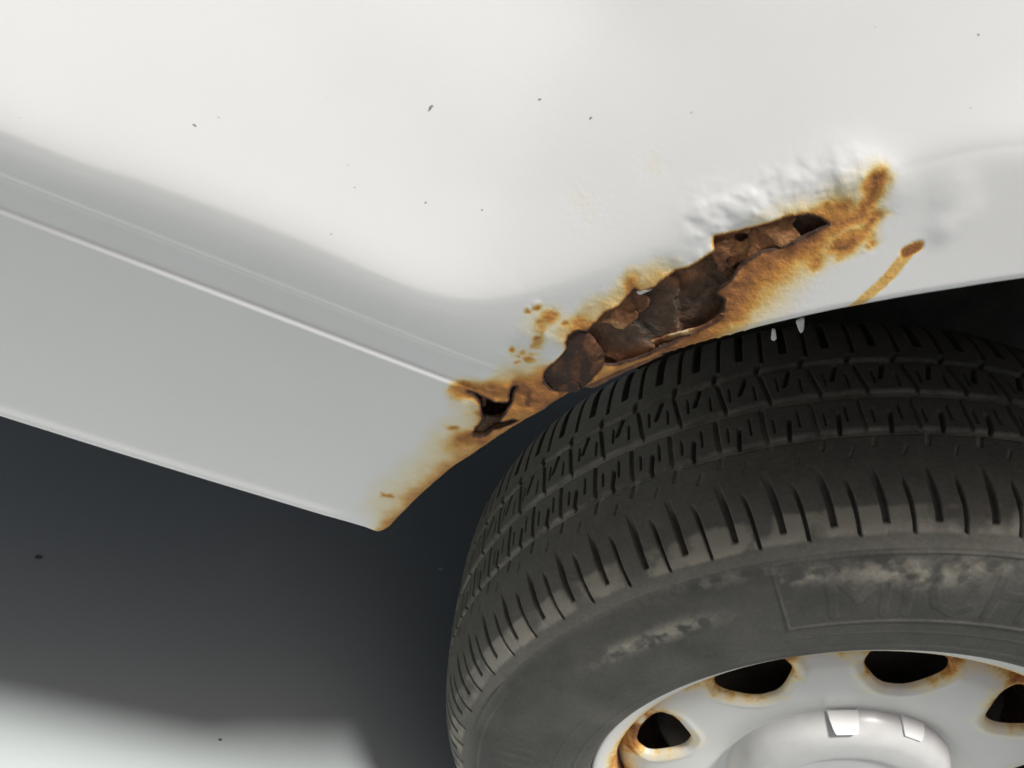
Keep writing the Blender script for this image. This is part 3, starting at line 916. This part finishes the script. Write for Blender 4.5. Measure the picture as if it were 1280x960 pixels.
def tyre_part(name, s, th, kind):
    T, S = np.meshgrid(th, s, indexing='ij')
    R0, Y0 = np.interp(S, Ls, PROF[:, 0]), np.interp(S, Ls, PROF[:, 1])
    NR, NY = np.interp(S, Ls, NRM[:, 0]), np.interp(S, Ls, NRM[:, 1])
    dep = np.zeros(T.shape)
    dust = np.zeros(T.shape)
    if kind == 'tread':
        p = T * NP_ / (2 * np.pi)
        pid = np.floor(p)
        pit = 2 * np.pi * 0.305 / NP_
        y = Y0 + 0.0005 * fbm(T * 60, Y0 * 300, 3, 3)

        def cut(u0, y0, y1, hw, d, slant=0.0, curve=0.0, du=0.0, fade=0.0007):
            nonlocal dep, dust
            q = p - u0 - slant * (y - 0.5 * (y0 + y1)) / pit - curve * ((y - y0) / (y1 - y0)) ** 2
            q = q - np.round(q)
            j = 0.09 * (_hash(np.floor(p - u0 + .5), np.floor(p * 0 + u0 * 50), 2) - .5)
            gk = groove((q + j) * pit, hw - 0.0002, 0.0009) * sstep(y0 - .0007, y0 + .0007, y) * (1 - sstep(y1 - fade, y1 + .0007, y))
            dep = np.maximum(dep, gk * d)
            if du:
                dust = np.maximum(dust, gk * du)
        for yc, hw, du in ((0.064, 0.0024, 1.2), (0.097, 0.0031, 1.35), (0.132, 0.0022, 1.1)):
            tri = np.abs((p * 1.0 + yc * 90) % 1.0 - 0.5) * 4 - 1
            gk = groove(y - yc - 0.0004 * tri, hw, 0.0008)
            dep = np.maximum(dep, gk * 0.0021)
            dust = np.maximum(dust, gk * du)
        dust = dust * (0.65 + 0.6 * fbm(T * 14, Y0 * 60, 91, 3))
        # outer shoulder
        cut(0.02, 0.0085, 0.044, 0.0016, 0.0046, 0.0, -0.12, 0.22, 0.022)
        cut(0.52, 0.0046, 0.034, 0.0008, 0.0045, 0.0, -0.10, 0, 0.012)
        cut(0.20, 0.053, 0.066, 0.0013, 0.0016, 0.35, 0, .95)
        cut(0.66, 0.046, 0.053, 0.0006, 0.0010, 0.5, 0, .8)
        # second rib
        cut(0.12, 0.064, 0.097, 0.0011, 0.0024, -0.05, 0.1, .75)
        cut(0.62, 0.064, 0.081, 0.0010, 0.0040, 0.16)
        cut(0.38, 0.072, 0.084, 0.0004, 0.0018, 0.06)
        cut(0.86, 0.074, 0.088, 0.0004, 0.0018, 0.05)
        # third rib
        cut(0.42, 0.097, 0.132, 0.0011, 0.0028, -0.08, 0.0, .6)
        cut(0.92, 0.112, 0.130, 0.0011, 0.0040, 0.35)
        cut(0.17, 0.104, 0.118, 0.0004, 0.0018, 0.05)
        cut(0.66, 0.108, 0.122, 0.0004, 0.0018, 0.05)
        # inner shoulder
        cut(0.10, 0.150, 0.206, 0.0022, 0.0060, 0.10)
        cut(0.60, 0.143, 0.195, 0.0009, 0.0035, 0.10)
        cut(0.35, 0.132, 0.140, 0.0014, 0.0032, 0.45, 0, .3)
        # scuffed, dusty outer edge of the shoulder
        band = sstep(0.003, 0.006, Y0) * (1 - sstep(0.014, 0.019 + 0.004 * fbm(T * 25, Y0 * 50, 71, 3), Y0))
        pat = sstep(-0.35, 0.35, fbm(T * 22, Y0 * 90, 33, 3) + 0.1)
        blk = 0.45 + 0.55 * (_hash(np.floor(p * 2), np.zeros_like(p), 5))
        dust = np.maximum(dust, band * (0.35 + 1.0 * pat * blk) * (1 - dep / 0.006))
        dust = np.maximum(dust, 0.36)
    if kind == 'sidewall':
        deg = np.degrees(T)
        # moulded ridges and the framed panel of lettering
        def ridge(r, h, wd):
            return h * np.exp(-((R0 - r) / wd) ** 2)
        up = ridge(0.2035, 0.0006, 0.0012) + ridge(0.2185, 0.0003, 0.0008) + ridge(0.2838, 0.0004, 0.0008)
        up = up * (Y0 < 0.05)
        arc = (deg + 49.7) * np.pi / 180 * 0.25
        ins = sstep(-.0002, .0006, arc)
        f = np.maximum(np.exp(-(arc / 0.0008) ** 2) * sstep(.2275, .229, R0) * (1 - sstep(.2765, .278, R0)),
                       ins * np.maximum(np.exp(-((R0 - .229) / .0007) ** 2), np.exp(-((R0 - .277) / .0007) ** 2)))
        up = up + 0.0006 * f * (Y0 < 0.05)
        up = up - 0.0004 * ins * sstep(.229, .2305, R0) * (1 - sstep(.2755, .277, R0)) * (Y0 < 0.05)
        # block letters, worn almost flat
        def letters(strk, a0, r0, hgt, flip=False):
            out = np.zeros(T.shape)
            A = (deg - a0) * np.pi / 180 * (r0 + hgt / 2)
            B = R0 - r0
            m = (np.abs(A) < 0.16) & (B > -.01) & (B < hgt + .01) & (Y0 < .05)
            a, b = A[m], B[m]
            o = np.zeros(a.shape)
            for q in strk:
                d = seg_dist(a, b, np.array(q) * np.array([1, hgt]), closed=False)[0]
                o = np.maximum(o, 1 - sstep(0.0022, 0.0032, d))
            out[m] = o
            return out
        MI = [[(0, 0), (0, 1), (.014, .35), (.028, 1), (.028, 0)], [(.040, 0), (.040, 1)], [(.075, .85), (.066, 1), (.056, .8), (.053, .5), (.056, .2), (.066, 0), (.075, .15)],
              [(.086, 0), (.086, 1)], [(.106, 0), (.106, 1)], [(.086, .5), (.106, .5)]]
        lt = letters(MI, -43.5, 0.236, 0.033)
        WI = [[(0, 1), (.007, 0), (.014, .8), (.021, 0), (.028, 1)], [(.038, 0), (.038, 1)], [(.05, 0), (.05, 1), (.068, 0), (.068, 1)]]
        lt2 = letters(WI, -119, 0.236, 0.026)
        up = up + 0.0003 * lt + 0.0003 * lt2
        up = up + 0.0012 * sstep(.2725, .2745, R0) * (1 - sstep(-95, -92, deg)) * (1 - sstep(.281, .283, R0)) * (Y0 < 0.05)
        dep = -up
        # dust and scuffs
        def scuff(a0, r0, wa, wr, amp, sd):
            d2 = ((deg - a0) / wa) ** 2 + ((R0 - r0) / wr) ** 2
            return amp * np.exp(-d2) * sstep(-.25, .35, fbm(T * 40, R0 * 160, sd, 4) + .1)
        dust = 0.10 + 0.10 * fbm(T * 9, R0 * 40, 12, 4) + 0.05 * sstep(.235, .2, R0)
        dust = dust + scuff(-66, .251, 7, .006, .75, 41) + scuff(-74, .252, 4, .005, .5, 42) + scuff(-46, .268, 3.5, .005, .6, 43) + scuff(-37, .266, 5, .007, .75, 44)
        dust = dust + scuff(-31, .262, 5, .008, .5, 45) + scuff(-28, .27, 6, .006, .45, 46) + scuff(-56, .275, 8, .004, .35, 47)
        dust = np.clip(dust + 0.10 * lt * fbm(T * 30, R0 * 80, 5, 2), 0.04, 1)
        dust = dust + 0.18 * sstep(.274, .282, R0)
    R, Y = R0 - NR * dep, Y0 - NY * dep
    V = np.stack([R * np.sin(T), Y, R * np.cos(T)], -1).reshape(-1, 3)
    wrap = abs(th[-1] - th[0]) > 6.2
    F = grid_faces(len(th), len(s))
    return mesh_np(name, V, F, MAT_RUBBER, wheel, {'dust': dust.ravel()}, True, W0)


th_fine = np.radians(np.arange(-128, 12, 0.085))
th_all = np.r_[np.radians(np.arange(-180, -128, 0.6)), th_fine, np.radians(np.arange(12, 180.01, 0.6))]
s_tread = np.r_[np.arange(S_SPLIT, S_SPLIT + 0.045, 0.0007), np.arange(S_SPLIT + 0.045, S_IN, 0.0009)]
s_tread[-1] = S_IN
tread = tyre_part('tread', s_tread, th_all, 'tread')
tread['label'] = 'worn black tread with dusty grooves and sipes'
th_sw = np.r_[np.radians(np.arange(-180, -128, 1.0)), np.radians(np.arange(-128, 12, 0.16)), np.radians(np.arange(12, 180.01, 1.0))]
sw = tyre_part('sidewall', np.linspace(0, S_SPLIT, 150), th_sw, 'sidewall')
sw2 = tyre_part('inner_sidewall', np.linspace(S_IN, Ls[-1], 20), np.radians(np.linspace(-180, 180, 140)), 'plain')

# rim
rim_prof = catmull([(0.187, 0.013), (0.1872, 0.007), (0.1862, 0.0040), (0.1838, 0.0036), (0.1805, 0.0046), (0.1765, 0.0066), (0.1715, 0.0100), (0.1685, 0.0145), (0.1665, 0.022), (0.165, 0.035), (0.160, 0.06), (0.155, 0.12), (0.17, 0.18)], 6)


def attr_lathe(name, prof, n, mat, rust_shade_f):
    th = np.linspace(0, 2 * np.pi, n, endpoint=False)
    T, Rr = np.meshgrid(th, prof[:, 0], indexing='ij')
    Y = np.meshgrid(th, prof[:, 1], indexing='ij')[1]
    V = np.stack([Rr * np.sin(T), Y, Rr * np.cos(T)], -1).reshape(-1, 3)
    return mesh_np(name, V, grid_faces(n, len(prof), True), mat, wheel, {'rust': rust_shade_f(Rr, Y, T).ravel()}, True, W0)


attr_lathe('rim', rim_prof, 300, MAT_WHEEL, lambda R, Y, T: np.clip(0.04 + 0.42 * sstep(.180, .167, R) + 0.5 * sstep(.168, .164, R) + 0.12 * fbm(T * 12, R * 200, 2, 3) * sstep(.186, .178, R), 0, .98))  # deep barrel coloured near black for the shade behind the windows; rest is rust

# pressed steel disc with nine windows
HOLES = []
hole_shape = np.array([(-.0255, .1540), (.0, .1565), (.0255, .1540), (.0290, .1425), (.0085, .1180), (-.0085, .1180), (-.0290, .1425)])
for _ in range(2):                     # round the corners off a little
    _n = np.roll(hole_shape, -1, 0)
    hole_shape = np.stack([hole_shape * .8 + _n * .2, hole_shape * .2 + _n * .8], 1).reshape(-1, 2)
for k in range(9):
    a = math.radians(-23.5 + 40 * k)
    # hole given as tangential offset, radius
    pts = []
    for t_, r_ in hole_shape:
        if k == 7:
            t_, r_ = t_ * 1.05 - 0.0040, r_ - 0.001
        aa = a + t_ / r_
        pts.append((r_ * math.sin(aa), r_ * math.cos(aa)))
    HOLES.append(np.array(pts))
DPROF = catmull([(0.03, 0.018), (0.07, 0.0195), (0.083, 0.0215), (0.092, 0.0195), (0.108, 0.0165), (0.125, 0.0155), (0.140, 0.0165), (0.148, 0.0186), (0.154, 0.0212), (0.159, 0.0245), (0.163, 0.029), (0.1665, 0.036)], 6)


def disc_y(x, z, do, dh):
    r = np.hypot(x, z)
    y = np.interp(r, DPROF[:, 0], DPROF[:, 1])
    return y + 0.0022 * np.exp(-dh / 0.0022) - 0.0010 * np.exp(-((dh - .006) / .003) ** 2)


def disc_attr(x, z, do, dh):
    r = np.hypot(x, z)
    a = np.arctan2(x, z)
    n = fbm(x / .012, z / .012, 14, 4)
    ru = 0.34 * np.exp(-dh / 0.006) * sstep(.115, .15, r) + 0.20 * np.exp(-dh / .013)
    ru = ru + 0.42 * sstep(.147, .160, r) * (0.7 + 0.6 * n)
    ru = ru * (0.75 + 0.9 * n)
    return {'rust': np.clip(ru, 0, .72)}


tq = np.linspace(0, 2 * np.pi, 160, endpoint=False)
disc_out = np.stack([.1662 * np.sin(tq), .1662 * np.cos(tq)], 1)
tq = np.linspace(0, 2 * np.pi, 60, endpoint=False)
disc_in = np.stack([.035 * np.sin(tq), .035 * np.cos(tq)], 1)
gx = np.arange(-.168, .1681, .0011)
sheet('wheel_disc', gx, gx, disc_out, HOLES + [disc_in], disc_y, MAT_WHEEL, wheel, disc_attr, edge=0.0035, pad=0.03, loc=W0)
lathe_arc('brake_drum', [(0.0, 0.045), (0.10, 0.046), (0.125, 0.05), (0.132, 0.06), (0.132, 0.13), (0.0, 0.131)], 0, 2 * math.pi, 90, MAT_LINER, wheel, W0, None, True)

# hub cap
cap_prof = catmull([(0.0825, 0.0230), (0.0815, 0.0195), (0.0795, 0.0140), (0.0755, 0.0080), (0.0690, 0.0040), (0.0620, 0.0024), (0.0540, 0.0018), (0.0500, 0.0022), (0.0490, 0.0030), (0.0470, 0.0032), (0.03, 0.0028), (0.0005, 0.0026)], 6)
hub = lathe_arc('hub_cap', cap_prof, 0, 2 * math.pi, 160, MAT_CAP, wheel, W0, None, True)
clip_src = None
for k in (0, 1, 4, 5):
    a = math.radians(-38.5 + 36 * k)
    if clip_src is None:
        # tab: cut-back plate standing proud of the bevel, tapering towards the cap face
        secs = [(0.0834, 0.0215, .0100), (0.0822, 0.0150, .0096), (0.0802, 0.0098, .0086), (0.0788, 0.0074, .0076), (0.0780, 0.0064, .0068)]
        V, F = [], []
        for (r_, y_, hw) in secs:
            for (u, dy) in ((-hw - .0008, .0035), (-hw, -.0004), (hw, -.0004), (hw + .0008, .0035)):
                V.append((u, y_ + dy - .0012, r_))
        r_, y_, hw = secs[-1]
        for (u, dy) in ((-hw - .0008, .0035), (-hw + .001, .0030), (hw - .001, .0030), (hw + .0008, .0035)):
            V.append((u, y_ + dy - .0004, r_ - .0046))
        for i in range(len(secs)):
            for j in range(3):
                F.append((i * 4 + j, i * 4 + j + 1, i * 4 + 4 + j + 1, i * 4 + 4 + j))
        clip_src = mesh_np('cap_clip', V, F, MAT_CLIP_LIT, wheel, None, False, W0)
        o = clip_src
    else:
        o = clip_src.copy()
        COL.objects.link(o)
        o.parent = wheel
    o.rotation_euler = (0, a, 0)
    o.location = (0, 0.0 if k == 0 else 0.0042, 0)

# ------------------------------------------------------------------ grit on the floor
MAT_GRITD = simple('dark_grit', (0.10, 0.10, 0.10), 0.9, 0.3, 300, 0.4)
MAT_GRITW = simple('pale_grit', (0.8, 0.8, 0.78), 0.8, 0.2, 300, 0.4)


def on_ground(px):
    d = np.array([(px[0] - 640) / FPX, (px[1] - 480) / FPX, 1.0])
    r = np.array([d @ EX, d @ EY, d @ EZ])
    q = CAM + r * ((-HUB - CAM[2]) / r[2])
    return q[0], q[1]


for (px, rad, m, lab) in (((48, 697), .0024, MAT_GRITD, 'dark crumb of grit in the shade below the sill'),
                          ((275, 925), .0014, MAT_GRITD, 'tiny dark grain of grit on the sunlit strip of floor'),
                          ((550, 712), .0020, MAT_GRITW, 'pale grain of grit on the floor just left of the tyre')):
    gx_, gy_ = on_ground(px)
    V, F = [], []
    nu, nv = 8, 5
    for i in range(nv):
        ph = math.pi * i / (nv - 1)
        for j in range(nu):
            a = 2 * math.pi * j / nu
            rr = rad * (1 + 0.3 * (random.random() - .5))
            V.append((rr * 1.3 * math.sin(ph) * math.cos(a), rr * .8 * math.sin(ph) * math.sin(a), rad * .5 + rr * .5 * math.cos(ph)))
    for i in range(nv - 1):
        for j in range(nu):
            F.append((i * nu + j, i * nu + (j + 1) % nu, (i + 1) * nu + (j + 1) % nu, (i + 1) * nu + j))
    o = mesh_np('grit', V, F, m, None, None, False, (gx_, gy_, 0.0))
    tag(o, lab, 'grit', 'grains of grit on the floor')
